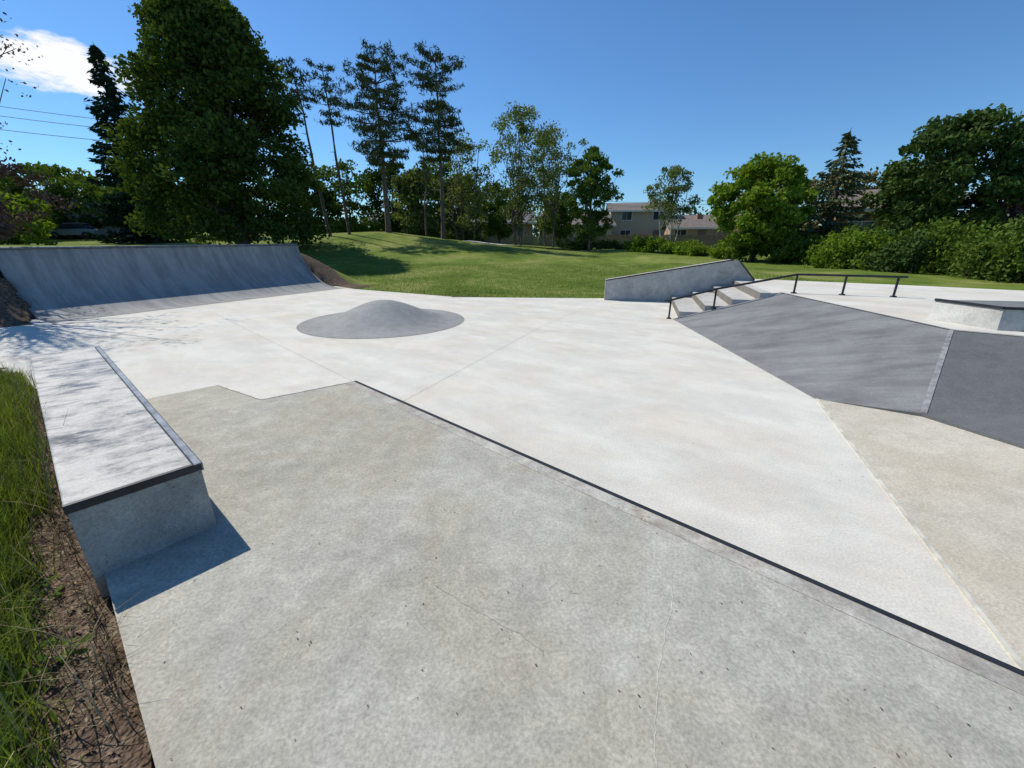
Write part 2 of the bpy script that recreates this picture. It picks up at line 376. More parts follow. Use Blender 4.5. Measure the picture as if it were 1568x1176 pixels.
# quarter pipe : local axes (x = along normal, -y = along the coping)
nseg=24;Rr=2.0;ph=math.acos(1-1.42/Rr); V=[];Fs=[];mi=[]
prof=[(-.35,.004)]+[(Rr*math.sin(ph*i/nseg),.006+Rr*(1-math.cos(ph*i/nseg))) for i in range(nseg+1)]
dtop,ztop=prof[-1]
prof+=[(dtop+.02,ztop+.02),(dtop+.75,ztop+.02),(dtop+.75,-.3),(-.35,-.3)]
npf=len(prof); nl=20
for k in range(nl+1):
    for d,z in prof: V.append((d,-(R0+(RLEN-R0)*k/nl),z))
for k in range(nl):
    for i in range(npf-1):
        a=k*npf+i; Fs.append((a,a+npf,a+npf+1,a+1)); mi.append(0 if i<nseg+1 else 1)
Fs.append(tuple(range(npf))); mi.append(0); Fs.append(tuple(range(nl*npf,(nl+1)*npf))[::-1]); mi.append(0)
qp=mesh_obj('quarter_pipe',V,Fs,[M_ramp,M_white],mi)
for i,pl in enumerate(qp.data.polygons):
    if len(pl.vertices)==4 and i%(npf-1)<nseg+1: pl.use_smooth=True
qp.location=(RB[0],RB[1],0); qp.rotation_euler=(0,0,math.atan2(RN[1],RN[0]))
ca=Acc(); tube(ca,[(dtop-.01,-R0,ztop+.015),(dtop-.01,-RLEN,ztop+.015)],[.03,.03],0,10); ca.build('coping_pipe',[M_coping],parent=qp,smooth_m=(0,))
# ---------------------------------------------------------------- left ledge
LA=np.array([-1.96,1.55]);LB=np.array([-4.83,4.05]);ld=(LB-LA)/np.linalg.norm(LB-LA);LN=np.array([-ld[1],ld[0]])
if LN[0]<0: LN=-LN
Lg=3.8;W=.50;LZ=D+.395
def lp(a,b): return LA+ld*a+LN*b
led=bpy.data.objects.new('concrete_ledge',None); link(led)
def boxm(name,a0,a1,b0,b1,z0,z1,mats,mi=None,inset=0):
    pts=[lp(a0,b0),lp(a0,b1),lp(a1,b1),lp(a1,b0)]
    V=[(*p,z0) for p in pts]+[(*p,z1) for p in pts]
    o=mesh_obj(name,V,[(3,2,1,0),(4,5,6,7),(0,1,5,4),(1,2,6,5),(2,3,7,6),(3,0,4,7)],mats,mi,parent=led)
    bv=o.modifiers.new('b','BEVEL'); bv.width=.006; bv.segments=2; return o
boxm('body',0,Lg,0,W,-.15,LZ-.035,[M_wall])
boxm('top_slab',-.004,Lg+.004,-.004,W-.03,LZ-.034,LZ,[M_ltop])
boxm('front_edge_steel',-.012,-.005,-.006,W+.006,LZ-.04,LZ-.0,[M_steel])
boxm('front_edge_wax',-.011,.012,-.005,W-.03,LZ-.001,LZ+.002,[M_steel])
boxm('side_coping',-.012,Lg+.004,W-.028,W+.010,LZ-.045,LZ+.003,[M_coping])
# ---------------------------------------------------------------- trees
def jitter_path(a,b,n,amp):
    a=np.array(a,float);b=np.array(b,float); t=np.linspace(0,1,n)[:,None]
    p=a+(b-a)*t; p[1:-1]+=rng.normal(size=(n-2,3))*amp; return p
PROF={'oval':lambda h:np.sqrt(np.clip(1-(2*h-1)**2,0,1))**.9,
 'dome':lambda h:(.80+.2*np.clip(h*4,0,1))*(np.clip(1-np.clip(h-.15,0,1)/.86,0,1)**.47),
 'round':lambda h:np.clip(1-np.abs(2*h-1)**2.6,0,1)**.5}
def decid(name,x,y,H,cb,rx,mat,nc=120,per=110,leaf=.12,shape='oval',bark=None,clr=.8,lean=(0,0),tr=.16,ragged=.25,stems=1,inner=.25,ry=None,twig=26,gap=0.):
    z0=float(terr(x,y))-.1; a=Acc(); ry=ry or rx; H=H-z0-.0; cb=max(cb-z0,0.2)
    base=np.array([x,y,z0])
    top=base+[lean[0],lean[1],H]
    h=rng.beta(1.25,1.15,nc); pr=PROF[shape](h); th=rng.uniform(0,2*math.pi,nc)
    rr=np.where(rng.random(nc)<inner,rng.uniform(0,.6,nc),rng.uniform(.7,1.,nc))*pr
    lump=1+ragged*(np.sin(th*3+h*7+x)+np.sin(th*5-h*11))*.5+rng.normal(size=nc)*ragged*.25
    zz=cb+(H-cb)*h*(1+rng.normal(size=nc)*.02)
    ax_=base+np.outer(zz/H,[lean[0],lean[1],0])
    cc=np.stack([ax_[:,0]+rx*rr*lump*np.cos(th),ax_[:,1]+ry*rr*lump*np.sin(th),z0+zz],1)
    for s in range(stems):
        off=rng.normal(size=2)*.5*(stems>1)
        b0=base+[off[0],off[1],0]; tt=top-[0,0,.12*H]+[*(off*2.2),0]
        pth=jitter_path(b0,tt,8,.08*rx/3); tube(a,pth,np.linspace(tr,.03,8)*(1 if stems==1 else .7),0)
        nb=min(twig,nc//3 if twig<=26 else nc)//stems+1
        for i in rng.choice(nc,nb,replace=False):
            hh=np.clip((cc[i,2]-z0)/H*.62,.12,.8); p=b0+(tt-b0)*hh
            bp=jitter_path(p,cc[i],5,.12); bp[1:4,2]-=.1
            tube(a,bp,np.linspace(tr*.42*(1-hh*.6),.012 if twig<=26 else .006,5),0,5)
    n=nc*per; ci=np.repeat(np.arange(nc),per); sz=clr*rng.uniform(.6,1.3,nc)[ci]
    off=rng.normal(size=(n,3)); off/=np.linalg.norm(off,axis=1)[:,None]; off*=(rng.random(n)**.45*sz)[:,None]; off[:,2]*=.62
    c=cc[ci]+off; c=c[c[:,2]>z0+.15]
    leaves(a,c,leaf,1,.6)
    return a.build(name,[bark or M_bark,mat],smooth_m=(0,))
def spruce(name,x,y,H,R,mat,bottom=.8,leaf=.16,dens=1.):
    z0=float(terr(x,y))-.1; a=Acc(); H=H-z0
    tube(a,[(x,y,z0),(x,y,z0+H*.5),(x,y,z0+H)],[.2,.12,.01],0)
    z=bottom; CL=[];DR=[]
    while z<H-.15:
        f=1-(z-bottom)/(H-bottom); L=R*(f**.85)*rng.uniform(.75,1.1)+.12
        nb=int(6+4*f)
        for _ in range(nb):
            th=rng.uniform(0,2*math.pi); l=L*rng.uniform(.7,1.15); m=int((10+70*f*l/2)*dens)
            t=rng.random(m)**.7; dirv=np.array([math.cos(th),math.sin(th)])
            wd=rng.normal(size=m)*.16*l*(1.1-t)+rng.normal(size=m)*.05
            px=x+dirv[0]*t*l-dirv[1]*wd; py=y+dirv[1]*t*l+dirv[0]*wd
            pz_=z0+z-.34*l*t+.22*l*t**3-np.abs(rng.normal(size=m))*.12-.05*rng.random(m)
            CL.append(np.stack([px,py,pz_],1)); 
            DR.append(np.tile([dirv[0],dirv[1],-.5],(m,1)))
        z+=rng.uniform(.25,.5)*(.5+.6*f)
    leaves(a,np.concatenate(CL),leaf,1,.35,dirs=np.concatenate(DR)*.8)
    return a.build(name,[M_pbark,mat],smooth_m=(0,))
def pine(name,x,y,H,R,mat,start=.35,lean=(0,0),tr=.2,leaf=.17,nwh=17,per=60,nb=5,bareprob=.1,dead=6,top=.65):
    z0=float(terr(x,y))-.1; a=Acc(); H=H-z0; base=np.array([x,y,z0]); tp_=base+[lean[0],lean[1],H]
    pth=jitter_path(base,tp_,9,.05); tube(a,pth,np.linspace(tr,.03,9),0)
    CL=[];DI=[]
    for i in range(dead):
        f=rng.uniform(start*.4,start+.15); th=rng.uniform(0,6.28); l=R*rng.uniform(.2,.5); p=base+(tp_-base)*f
        tube(a,[p,p+[math.cos(th)*l,math.sin(th)*l,l*.1]],[.03,.01],0,4)
    for i in range(nwh):
        f=start+(1-start)*(i+.3)/nwh+rng.normal()*.006; p=base+(tp_-base)*f
        g_=(f-start)/(1-start); L=R*min(1,.5+1.6*g_)*(1-g_**2.2*top)*rng.uniform(.7,1.15)
        a0=rng.uniform(0,6.28)
        for b in range(nb):
            if rng.random()<bareprob: continue
            th=a0+b*6.283/nb+rng.normal()*.35; l=L*rng.uniform(.5,1.2)
            up=rng.uniform(-.02,.22)+.35*g_**3
            tip=p+[math.cos(th)*l,math.sin(th)*l,l*up]
            bp=np.array([p,p+(tip-p)*.5-[0,0,.05*l],tip]); tube(a,bp,[tr*.2,tr*.13,.012],0,5)
            m=int(per*(.5+l*.45))
            sd_=np.array([-math.sin(th),math.cos(th),0])
            kk=max(3,m//11); tc_=rng.uniform(.3,1.05,kk); wc=rng.normal(size=kk)*.19*l; ii=rng.integers(0,kk,m)
            c=p+np.outer(tc_[ii],tip-p)+np.outer(wc[ii],sd_)+rng.normal(size=(m,3))*[.14,.14,.07]+[0,0,.05]
            CL.append(c); DI.append(rng.normal(size=(m,3))*.8+[0,0,.9])
    leaves(a,np.concatenate(CL),leaf,1,.2,dirs=np.concatenate(DI))
    return a.build(name,[M_pbark,mat],smooth_m=(0,))
decid('linden_tree',-16.4,27,13.7,1.5,4.9,L_lin,nc=600,per=125,leaf=.12,shape='dome',clr=.85,tr=.4,ragged=.17,inner=.22)
spruce('spruce_tree',-31.4,38,15.6,3.4,L_spr,leaf=.22,dens=.9)
pine('red_pine_tree',-13.5,33,12.6,1.35,L_pin,start=.76,lean=(-1.1,0),tr=.13,nwh=6,per=55,bareprob=.3,top=.5,dead=10)
pine('red_pine_tree',-12.3,33.6,12.6,1.35,L_pin,start=.68,lean=(-.5,0),tr=.13,nwh=7,per=50,bareprob=.35,top=.5,dead=10)
pine('white_pine_tree',-10.0,36,13.9,3.2,L_pin,start=.40,lean=(.1,0),tr=.24,nwh=13,per=120,nb=6,bareprob=.15,top=.5)
pine('white_pine_tree',-5.6,36,13.9,2.3,L_pin,start=.45,lean=(.1,0),tr=.19,nwh=12,per=110,nb=6,bareprob=.15,top=.4)
pine('red_pine_tree',-7.7,40,9.5,1.2,L_pin,start=.6,lean=(.2,0),tr=.1,nwh=6,per=45,bareprob=.3,top=.5,dead=8)
decid('ash_tree',.9,40,11.6,3.0,3.6,L_ash,nc=170,per=55,leaf=.10,tr=.13,ragged=.5,stems=5,inner=.45,clr=.75,twig=60)
decid('ash_tree',-4.0,41,10.0,2.2,2.3,L_ash,nc=90,per=48,leaf=.10,tr=.11,ragged=.45,stems=3,inner=.5,clr=.65,twig=40)
decid('ash_tree',3.6,44,10.9,3,2.8,L_ash,nc=90,per=55,leaf=.11,tr=.12,ragged=.4,stems=3,inner=.5,clr=.75,twig=40)
decid('maple_tree',6.3,36,8.0,1.6,1.9,L_grn,nc=100,per=90,leaf=.12,shape='oval',tr=.13,ragged=.35,clr=.55)
decid('birch_tree',17.6,50,8.9,3.2,2.7,L_ash,nc=80,per=60,leaf=.12,tr=.12,bark=M_birch,ragged=.35,stems=4,inner=.5,clr=.75,twig=30)
for (x,y,H,r,m) in ((-16.5,46,8.6,3,L_grn),(-12.5,48,8.8,2.6,L_drk),(-8,49,9.2,2.8,L_grn),(-5,47,7.4,2,L_ash),(-1.5,50,7.0,2.3,L_grn),(-20,44,7.6,2.8,L_drk),(5.5,52,6.4,2.2,L_grn),(-9.3,44,7.5,2,L_ash)):
    decid('maple_tree',x,y,H,1.8,r,m,nc=80,per=60,leaf=.17,tr=.12,ragged=.35,clr=.85,shape='oval')
for (x,y,H,r,m) in ((-46,46,8.0,5,L_grn),(-53,44,8.3,4.5,L_grn),(-38,48,7,4,L_grn),(-44,38,5.0,3,L_bri),(-30,46,6,3,L_drk)):
    decid('maple_tree',x,y,H,2.2,r,m,nc=120,per=60,leaf=.23,tr=.2,ragged=.2,clr=1.1,shape='round')
decid('plum_tree',-13.1,10.4,9.5,3.3,2.6,L_red,nc=120,per=30,leaf=.035,tr=.10,ragged=.4,inner=.5,clr=.5,twig=110)
decid('plum_tree',-24,20,5.6,1.4,2.4,L_red,nc=60,per=90,leaf=.08,tr=.1,ragged=.3,clr=.6)
decid('maple_tree',13.5,24.5,5.5,1.0,2.2,L_bri,nc=150,per=100,leaf=.11,tr=.14,shape='round',ragged=.15,clr=.5)
spruce('fir_tree',17.0,24,6.9,2.2,L_con,bottom=.6,leaf=.13,dens=1.3)
decid('maple_tree',23.3,24.5,7.4,1.6,2.75,L_drk,nc=200,per=105,leaf=.125,tr=.2,shape='round',ragged=.2,clr=.7)
decid('maple_tree',26.9,23.5,5.0,1.4,1.9,L_red,nc=90,per=70,leaf=.12,tr=.14,shape='round',clr=.6)
decid('maple_tree',27.5,38,6.8,1.6,2.8,L_yel,nc=80,per=60,leaf=.16,tr=.14,shape='round',clr=.8)
decid('maple_tree',20,36,6.6,1.6,2.8,L_yel,nc=90,per=60,leaf=.16,tr=.14,shape='round',clr=.8)
decid('maple_tree',33,27,6.2,1.6,2.6,L_bri,nc=90,per=60,leaf=.16,tr=.14,shape='round',clr=.8)
def hedge(name,path,w,zt_,mat,nc,per,leaf,clr=.35):
    a=Acc(); path=np.array(path,float); seg=np.linalg.norm(np.diff(path,axis=0),axis=1); cs=np.r_[0,np.cumsum(seg)]
    s=rng.uniform(0,cs[-1],nc); px=np.interp(s,cs,path[:,0]);py=np.interp(s,cs,path[:,1])
    px=px+rng.uniform(-w,w,nc);py=py+rng.uniform(-w,w,nc)
    g0=terr(px,py); ht=zt_*(.70+.30*np.sin(s*1.3)*np.sin(s*.55+1)+.15*rng.normal(size=nc))
    pz_=g0+rng.random(nc)**.7*ht
    cc=np.stack([px,py,pz_],1); ci=np.repeat(np.arange(nc),per); n=nc*per
    off=rng.normal(size=(n,3)); off/=np.linalg.norm(off,axis=1)[:,None]; off*=(rng.random(n)**.5*clr*rng.uniform(.7,1.3,nc)[ci])[:,None]
    c=cc[ci]+off; c=c[c[:,2]>terr(c[:,0],c[:,1])]
    for i in range(0,nc,12): tube(a,[(px[i],py[i],g0[i]-.05),(px[i]+.1,py[i],pz_[i])],[.02,.008],0,4)
    leaves(a,c,leaf,1,.55); return a.build(name,[M_bark,mat])
hedge('hedge',[(13.3,25.5),(15,21),(16,17),(15.5,13),(15,9)],.8,1.5,L_hed,480,78,.078)
hedge('shrub',[(13.8,19.5),(14.6,17.5)],.5,1.3,L_bri,70,80,.07)
hedge('shrub',[(14.4,13.5),(14.2,12.)],.5,1.2,L_grn,60,80,.07)
hedge('shrub',[(13.9,16.4),(14.0,15.2)],.4,1.1,L_drk,50,80,.07)
hedge('shrub_row',[(16.5,22),(18,17),(18,11)],.9,1.8,L_drk,220,75,.09)
hedge('shrub_row',[(9.3,33),(12,30),(13.5,27)],.8,.85,L_bri,160,70,.08)
hedge('shrub_row',[(4.5,41),(9,42),(14,40)],.8,.8,L_drk,130,60,.11)
hedge('shrub_row',[(-32,30),(-40,31)],.9,2.0,L_bri,100,60,.13)
hedge('shrub_row',[(-24,52),(-14,54),(-4,55)],1.2,2.2,L_drk,180,60,.18,.7)
a=Acc(); nc=560; az=rng.uniform(-1.25,1.25,nc); rd=rng.uniform(85,120,nc); cx=rd*np.sin(az)*1.25; cy=rd*np.cos(az)+5
hh=4.2+2.2*np.sin(az*9)+1.5*np.sin(az*23+1)+rng.normal(size=nc)
cz=1+rng.random(nc)*np.clip(hh,2,9); per=50; ci=np.repeat(np.arange(nc),per)
off=rng.normal(size=(nc*per,3)); off/=np.linalg.norm(off,axis=1)[:,None]; off*=(rng.random(nc*per)**.5*2.1)[:,None]
leaves(a,np.stack([cx,cy,cz],1)[ci]+off,.42,0,.7); a.build('distant_tree_line',[L_far])
# ---------------------------------------------------------------- houses
def bricks(name,c):
    m=NT(name); b=m.n('ShaderNodeTexBrick'); b.inputs['Scale'].default_value=3
    b.inputs['Color1'].default_value=(*c,1);b.inputs['Color2'].default_value=(*sc(c,.75),1);b.inputs['Mortar'].default_value=(*sc(c,1.3),1)
    mp=m.n('ShaderNodeMapping'); mp.inputs['Rotation'].default_value=(1.5708,0,0); m.l(m.tc.outputs['Object'],mp.inputs[0]); m.l(mp.outputs[0],b.inputs[0])
    m.l(b.outputs[0],m.b.inputs['Base Color']); m.b.inputs['Roughness'].default_value=.9; return m.mat
W_beige=plain('beige_siding',(.44,.36,.25),.8); W_brick=bricks('brick',(.32,.16,.11)); W_tan=bricks('tan_brick',(.40,.28,.19)); W_wht=plain('white_siding',(.55,.55,.52),.8)
R_gray=plain('gray_shingles',(.15,.145,.14),.9,var=.25,scale=3); R_brn=plain('brown_shingles',(.18,.145,.12),.9,var=.25,scale=3)
M_glass=plain('window_glass',(.03,.04,.05),.1); M_trim=plain('white_trim',(.65,.65,.62),.6)
def house(name,x,y,w,d,h,rh,wall,roof,rot=0,storeys=1):
    e=bpy.data.objects.new(name,None); link(e); z=float(terr(x,y))-.1; e.location=(x,y,z); e.rotation_euler=(0,0,rot)
    def bx_(nm,x0,x1,y0,y1,z0,z1,m):
        return mesh_obj(nm,[(x0,y0,z0),(x1,y0,z0),(x1,y1,z0),(x0,y1,z0),(x0,y0,z1),(x1,y0,z1),(x1,y1,z1),(x0,y1,z1)],
          [(3,2,1,0),(4,5,6,7),(0,1,5,4),(1,2,6,5),(2,3,7,6),(3,0,4,7)],[m],parent=e)
    bx_('walls',-w/2,w/2,-d/2,d/2,0,h,wall); o=.45
    mesh_obj('gables',[(-w/2,-d/2+.01,h),(-w/2,d/2-.01,h),(-w/2,0,h+rh-.1),(w/2,-d/2+.01,h),(w/2,d/2-.01,h),(w/2,0,h+rh-.1)],[(0,2,1),(3,4,5)],[wall],parent=e)
    V=[];
    for k in (0,.14): V+=[(-w/2-o,-d/2-o,h-.16+k),(w/2+o,-d/2-o,h-.16+k),(w/2+o,0,h+rh+k),(-w/2-o,0,h+rh+k),(w/2+o,d/2+o,h-.16+k),(-w/2-o,d/2+o,h-.16+k)]
    mesh_obj('roof',V,[(0,3,2,1),(3,5,4,2),(6,7,8,9),(9,8,10,11),(0,1,7,6),(4,5,11,10),(1,2,8,7),(2,4,10,8),(3,0,6,9),(5,3,9,11)],[roof],parent=e)
    bx_('fascia',-w/2-o,w/2+o,-d/2-o-.04,-d/2-o-.005,h-.2,h-.0,M_trim)
    bx_('chimney',w*.2,w*.2+.7,.3,1.0,h+.3,h+rh+.7,W_brick)
    n=max(2,int(w/3.2))
    for s in range(storeys):
        for i in range(n):
            cx_=-w/2+w*(i+.5)/n; zz=.95+2.5*s
            if i==n//2 and s==0:
                bx_('door',cx_-.48,cx_+.48,-d/2-.05,-d/2-.01,.1,2.15,R_brn); continue
            bx_('window_frame_%d%d'%(s,i),cx_-.75,cx_+.75,-d/2-.04,-d/2-.005,zz-.05,zz+1.25,M_trim)
            bx_('window_%d%d'%(s,i),cx_-.67,cx_-.03,-d/2-.06,-d/2-.045,zz+.03,zz+1.17,M_glass)
            bx_('window_r%d%d'%(s,i),cx_+.03,cx_+.67,-d/2-.06,-d/2-.045,zz+.03,zz+1.17,M_glass)
    return e
house('two_storey_house',18.6,66,8.5,8,4.7,1.1,W_beige,R_brn,-.15,2)
house('brick_bungalow',28,64,9,8,2.9,1.3,W_tan,R_brn,-.3)
house('brick_house',34.5,58,5,7,3.4,1.3,W_brick,R_gray,-.3)
house('garage',22.5,57,5,5,2.4,.9,W_tan,R_brn,-.2)
house('bungalow',-3,62,11,8,2.7,1.4,W_tan,R_gray,.05)
house('bungalow',8.5,62,9,8,2.7,1.4,W_beige,R_brn,0)
house('bungalow',-15,68,11,8,2.7,1.3,W_brick,R_gray,.1)
house('gray_house',-46,50,10,8,2.8,1.7,W_wht,R_gray,.5)
house('gray_house',-66,50,12,8,2.8,1.7,W_tan,R_gray,.6)
house('brick_house',24.6,29.5,5.5,5,2.9,1.15,W_brick,R_brn,-.6)
house('brick_house',36,27,8,6,2.7,1.2,W_brick,R_brn,-.8)
def fence(name,p0,p1,h,mat,step=2.4):
    a=Acc(); p0=np.array(p0,float);p1=np.array(p1,float);L=np.linalg.norm(p1-p0); d=(p1-p0)/L; n=int(L/.16)
    for i in range(n):
        p=p0+d*i*.16; q=p+d*.145; z=float(terr(*p)); hh=h+random.uniform(-.02,.02)
        o=np.array([-d[1],d[0]])*.02
        a.add([(*(p-o),z),(*(q-o),z),(*(q+o),z),(*(p+o),z),(*(p-o),z+hh),(*(q-o),z+hh),(*(q+o),z+hh),(*(p+o),z+hh)],[[0,1,5,4],[1,2,6,5],[2,3,7,6],[3,0,4,7],[4,5,6,7]],0)
    for i in range(int(L/step)+1):
        p=p0+d*i*step; z=float(terr(*p)); tube(a,[(*p,z),(*p,z+h+.1)],[.06,.06],0,4)
    return a.build(name,[mat])
M_fw=plain('fence_wood',(.30,.20,.12),.9,var=.35,scale=4); M_fg=plain('fence_gray_wood',(.28,.26,.23),.9,var=.3)
fence('wooden_fence',(9,53),(26,50),1.4,M_fw); fence('wooden_fence',(-10,57),(9,54),1.1,M_fg)
pts=[(-4,38.0),(0,36.5),(3,37.5),(5.5,41)]
pp_=[]
for i in range(len(pts)-1):
    for t in np.linspace(0,1,8,endpoint=False): pp_.append(np.array(pts[i])*(1-t)+np.array(pts[i+1])*t)
strip('footpath',[(*p,float(terr(*p))) for p in pp_],1.5,.05,M_white)
def pole(name,x,y,h):
    a=Acc(); z=float(terr(x,y)); tube(a,[(x,y,z-.2),(x,y,z+h)],[.14,.1],0,8); tube(a,[(x-1,y,z+h-.6),(x+1,y,z+h-.6)],[.06,.06],0,5)
    return a.build(name,[M_bark])
pole('utility_pole',29.8,62,6.3); pole('utility_pole',13,64,6.2); pole('utility_pole',-66,40,15); pole('utility_pole',-40,62,12.5)
def wire(pa,pb,sag):
    t=np.linspace(0,1,14)[:,None]; p=np.array(pa)*(1-t)+np.array(pb)*t; p[:,2]-=(4*sag*t*(1-t))[:,0]; return p
a=Acc()
for dz in (0,-.9,-2.2): tube(a,wire((-66,40,15.5+dz),(-40,62,15.+dz),.6),[.03]*14,0,4)
for dz in (0,-.5): tube(a,wire((13,64,6.6+dz),(29.8,62,6.8+dz),.3),[.02]*14,0,4)
a.build('overhead_wires',[M_coping])
def car(name,x,y,rot,col):
    e=bpy.data.objects.new(name,None); link(e); e.location=(x,y,float(terr(x,y))+.02); e.rotation_euler=(0,0,rot)
    pb=[(-2.2,.35),(-2.2,.8),(-1.3,.92),(1.5,.95),(2.15,.85),(2.2,.35)]; pc=[(-1.25,.92),(-.6,1.42),(.8,1.45),(1.6,.95)]
    def ext(nm,p,w,m,w2=None):
        n=len(p); w2=w2 or w; V=[(a_,-(w if b_<1.2 else w2),b_) for a_,b_ in p]+[(a_,(w if b_<1.2 else w2),b_) for a_,b_ in p]
        o=mesh_obj(nm,V,[tuple(range(n)),tuple(range(n,2*n))[::-1]]+[(i,i+n,(i+1)%n+n,(i+1)%n) for i in range(n)],[m],parent=e)
        b=o.modifiers.new('b','BEVEL'); b.width=.06; b.segments=3
    mc=plain(name+'_paint',col,.25); ext('body',pb,.88,mc); ext('glasshouse',pc,.80,M_glass,.66)
    ext('roof',[(-.62,1.40),(-.55,1.47),(.78,1.49),(.84,1.43)],.67,mc)
    for i,(wx,wy) in enumerate(((-1.35,-.86),(1.35,-.86),(-1.35,.86),(1.35,.86))):
        a=Acc(); tube(a,[(wx,wy-.1,.33),(wx,wy-.09,.33),(wx,wy+.09,.33),(wx,wy+.1,.33)],[.2,.33,.33,.2],0,18); a.build('wheel_%d'%i,[M_steel],parent=e)
car('parked_car',-43,44,.1,(.35,.36,.38)); car('parked_car',-52,40,.2,(.1,.12,.16))
# ---------------------------------------------------------------- ground cover near camera
def gz(x,y):
    s=(1-np.abs((x+1.9)*.657+(y-1.5)*.754)/1.6); 
    return terr(x,y)+.09*smooth(s)*smooth((4.6-y)/1.5)
def blades(acc,bx_,by_,h,w,m,bend=.5,segs=3):
    n=len(bx_); th=rng.uniform(0,2*math.pi,n); d=np.stack([np.cos(th),np.sin(th)],1); bnd=rng.uniform(.1,1,n)*bend*h
    s=np.stack([-d[:,1],d[:,0]],1); bz=gz(bx_,by_)-.01; rows=[]
    for k in range(segs+1):
        t=k/segs; ww=(w*(1-t)**.7+.0004)
        cx_=bx_+d[:,0]*bnd*t*t; cy_=by_+d[:,1]*bnd*t*t; cz_=bz+h*t*(1-.25*t*(bnd/h))
        rows.append(np.stack([cx_-s[:,0]*ww,cy_-s[:,1]*ww,cz_],1)); rows.append(np.stack([cx_+s[:,0]*ww,cy_+s[:,1]*ww,cz_],1))
    V=np.stack(rows,1).reshape(-1,3); K=2*(segs+1); b=np.arange(n)*K
    for k in range(segs): acc.add(V if k==0 else np.zeros((0,3)),np.stack([b+2*k,b+2*k+1,b+2*k+3,b+2*k+2],1) - (0 if k==0 else len(V)) ,m)
ul=np.array([-.754,.657]); nl_=np.array([-.657,-.754])
a=Acc(); nt=540; s=rng.uniform(-.8,5.4,nt); o=.14+np.abs(rng.normal(size=nt))*.5+.10*(s<.9)
s=np.r_[s,rng.uniform(-1.0,1.5,200)]; o=np.r_[o,rng.uniform(.26,.8,200)]; nt=len(s)
cx_=-1.96+ul[0]*s+nl_[0]*o; cy_=1.55+ul[1]*s+nl_[1]*o; per=38
ci=np.repeat(np.arange(nt),per); bxx=cx_[ci]+rng.normal(size=nt*per)*.04; byy=cy_[ci]+rng.normal(size=nt*per)*.04
hh=rng.uniform(.07,.40,nt*per)*np.clip(.40+o[ci]*1.1,.4,1.2); blades(a,bxx,byy,hh,rng.uniform(.0015,.004,nt*per),0,.7)
k=3200; s=rng.uniform(-.8,5,k); o=rng.uniform(.03,1.6,k); blades(a,-1.96+ul[0]*s+nl_[0]*o,1.55+ul[1]*s+nl_[1]*o,rng.uniform(.05,.36,k),rng.uniform(.001,.003,k),1,.9)
k=60; s=rng.uniform(-.9,-.05,k); o=rng.uniform(.0,.06,k); blades(a,-1.96+ul[0]*s+nl_[0]*o,1.55+ul[1]*s+nl_[1]*o,rng.uniform(.1,.22,k),rng.uniform(.001,.0025,k),1,1.)
a.build('tall_grass',[L_gra,L_dry])
a=Acc()
for i in range(16):
    s=rng.uniform(.6,2.6); b=np.array([*(LA+ld*s-LN*rng.uniform(.03,.15)),.08]); t=b+[*(LN*rng.uniform(.05,.22)+ld*rng.normal()*.15),rng.uniform(.42,.62)]
    mid=(b+t)/2+[0,0,.1]; tube(a,[b,mid,t],[.002,.0015,.0006],0,4)
a.build('dry_stems',[L_dry])
a=Acc()
for (s,o) in ((.15,.2),(.35,.26),(-.35,.15),(1.8,.15),(-.5,.3),(3.,.12),(.0,.33)):
    c=np.array([-1.96+ul[0]*s+nl_[0]*o,1.55+ul[1]*s+nl_[1]*o]); z=float(gz(*c))
    m=22; th=rng.uniform(0,6.28,m); rr=rng.uniform(.02,.1,m)
    leaves(a,np.stack([c[0]+rr*np.cos(th),c[1]+rr*np.sin(th),z+rng.uniform(.03,.09,m)],1),.024,0,.5,flat=.6)
    for t in th[:8]: tube(a,[(c[0],c[1],z),(c[0]+.06*math.cos(t),c[1]+.06*math.sin(t),z+.06)],[.002,.001],0,4)
a.build('weeds',[L_grn])
a=Acc(); k=12000; s=rng.uniform(-1.2,4.5,k); o=rng.uniform(.0,1.,k)**1.3*1.2+.05
px=-1.96+ul[0]*s+nl_[0]*o; py=1.55+ul[1]*s+nl_[1]*o
leaves(a,np.stack([px,py,gz(px,py)+rng.uniform(0,.015,k)],1),rng.uniform(.004,.016,k),0,.3,flat=.75)
a.build('wood_mulch',[foliage('mulch',(.08,.05,.033),(.34,.24,.16),.0,3)])
a=Acc(); k=600; px=rng.uniform(-1.8,3.5,k);py=rng.uniform(.4,4,k)
okm=inside(px,py,deckp); px=px[okm];py=py[okm]
leaves(a,np.stack([px,py,np.full(len(px),D+.004)],1),rng.uniform(.0015,.006,len(px)),0,.5,flat=.9)
a.build('leaf_debris',[plain('debris',(.10,.075,.045),.9,var=.5)])
a=Acc(); k=70000; px=rng.uniform(-9,9,k); py=12+rng.random(k)**1.5*11
okm=(~inside(px,py,SLAB)); px=px[okm];py=py[okm]
dl=(px-RB[0])*RN[0]+(py-RB[1])*RN[1]; ll=(px-RB[0])*RL[0]+(py-RB[1])*RL[1]
okm=~((dl>-.5)&(dl<3)&(ll<RLEN+1.6)); px=px[okm];py=py[okm]
blades(a,px,py,rng.uniform(.03,.07,len(px)),np.full(len(px),.006),0,.6,1)
a.build('lawn_grass',[L_lawn])
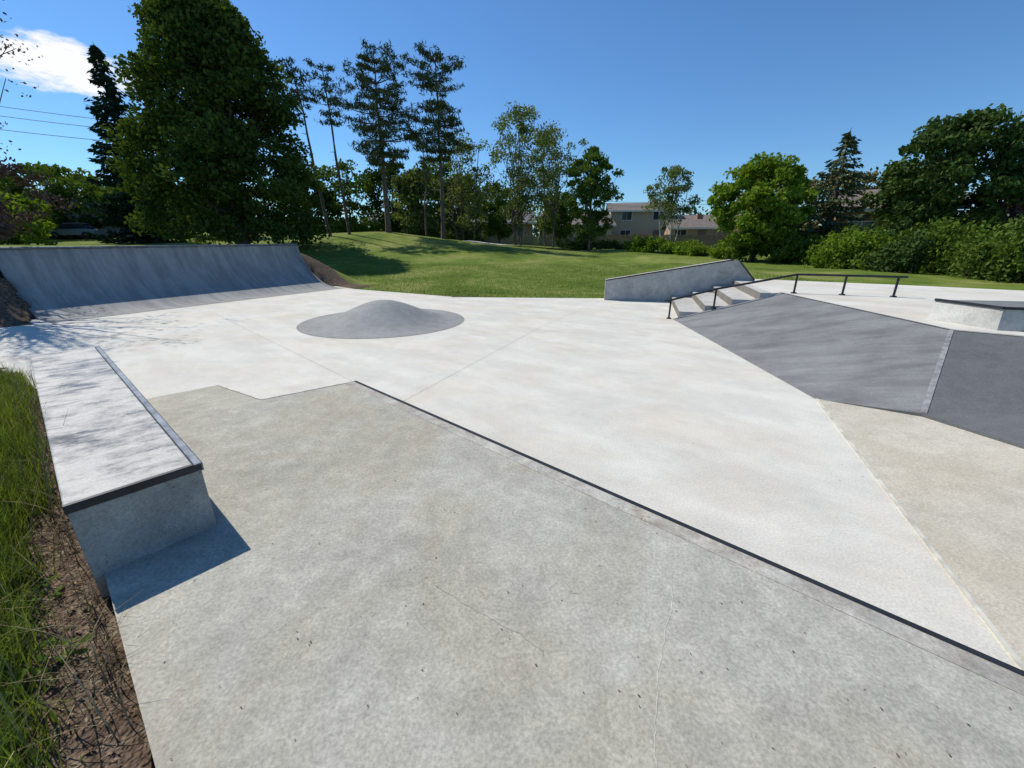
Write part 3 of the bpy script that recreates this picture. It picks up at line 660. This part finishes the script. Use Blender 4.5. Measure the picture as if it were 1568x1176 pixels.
# ---------------------------------------------------------------- world, sun, camera
S=bpy.context.scene; w=bpy.data.worlds.new('World'); S.world=w; w.use_nodes=True; t=w.node_tree
bg=t.nodes['Background']; bg.inputs[1].default_value=.105
el=math.radians(49); az_=math.atan2(-.83,.55)
sk=t.nodes.new('ShaderNodeTexSky'); sk.sky_type='NISHITA'; sk.sun_disc=False; sk.sun_elevation=el; sk.sun_rotation=az_%(2*math.pi)
sk.air_density=1.0; sk.dust_density=.05; sk.ozone_density=3.
tn=t.nodes.new('ShaderNodeMix'); tn.data_type='RGBA'; tn.blend_type='MULTIPLY'; tn.inputs[0].default_value=1; tn.inputs[7].default_value=(.64,.96,1.24,1); t.links.new(sk.outputs[0],tn.inputs[6])
tc=t.nodes.new('ShaderNodeTexCoord')
sub=t.nodes.new('ShaderNodeVectorMath'); sub.operation='SUBTRACT'; sub.inputs[1].default_value=(-.657,.722,.235); t.links.new(tc.outputs['Generated'],sub.inputs[0])
mul=t.nodes.new('ShaderNodeVectorMath'); mul.operation='MULTIPLY'; mul.inputs[1].default_value=(6.5,6.5,26); t.links.new(sub.outputs[0],mul.inputs[0])
ln=t.nodes.new('ShaderNodeVectorMath'); ln.operation='LENGTH'; t.links.new(mul.outputs[0],ln.inputs[0])
mp=t.nodes.new('ShaderNodeMapping'); mp.inputs['Scale'].default_value=(1,1,3); t.links.new(tc.outputs['Generated'],mp.inputs[0])
nz=t.nodes.new('ShaderNodeTexNoise'); nz.inputs['Scale'].default_value=13; nz.inputs['Detail'].default_value=7; nz.inputs['Roughness'].default_value=.62; t.links.new(mp.outputs[0],nz.inputs['Vector'])
m1=t.nodes.new('ShaderNodeMath'); m1.operation='MULTIPLY_ADD'; m1.inputs[1].default_value=-.30; t.links.new(ln.outputs['Value'],m1.inputs[0]); t.links.new(nz.outputs['Fac'],m1.inputs[2])
cr_=t.nodes.new('ShaderNodeValToRGB'); cr_.color_ramp.elements[0].position=.24; cr_.color_ramp.elements[1].position=.42; t.links.new(m1.outputs[0],cr_.inputs[0])
mx=t.nodes.new('ShaderNodeMix'); mx.data_type='RGBA'; t.links.new(cr_.outputs[0],mx.inputs[0]); t.links.new(tn.outputs[2],mx.inputs[6]); mx.inputs[7].default_value=(9.4,9.5,9.7,1)
t.links.new(mx.outputs[2],bg.inputs[0])
sl=bpy.data.lights.new('sun','SUN'); sl.energy=4.4; sl.angle=math.radians(.5); sl.color=(1,.955,.855)
so=bpy.data.objects.new('sun',sl); link(so)
sdir=Vector((math.sin(az_)*math.cos(el),math.cos(az_)*math.cos(el),math.sin(el))); so.rotation_euler=sdir.to_track_quat('Z','Y').to_euler()
cam=bpy.data.cameras.new('camera'); co=bpy.data.objects.new('camera',cam); link(co)
co.location=(0,0,1.65); co.rotation_euler=(math.radians(70.8),0,0); cam.sensor_width=36; cam.lens=14.69; cam.clip_end=3000; cam.clip_start=.05
S.camera=co
S.view_settings.view_transform='Standard'; S.view_settings.look='None'; S.view_settings.exposure=0
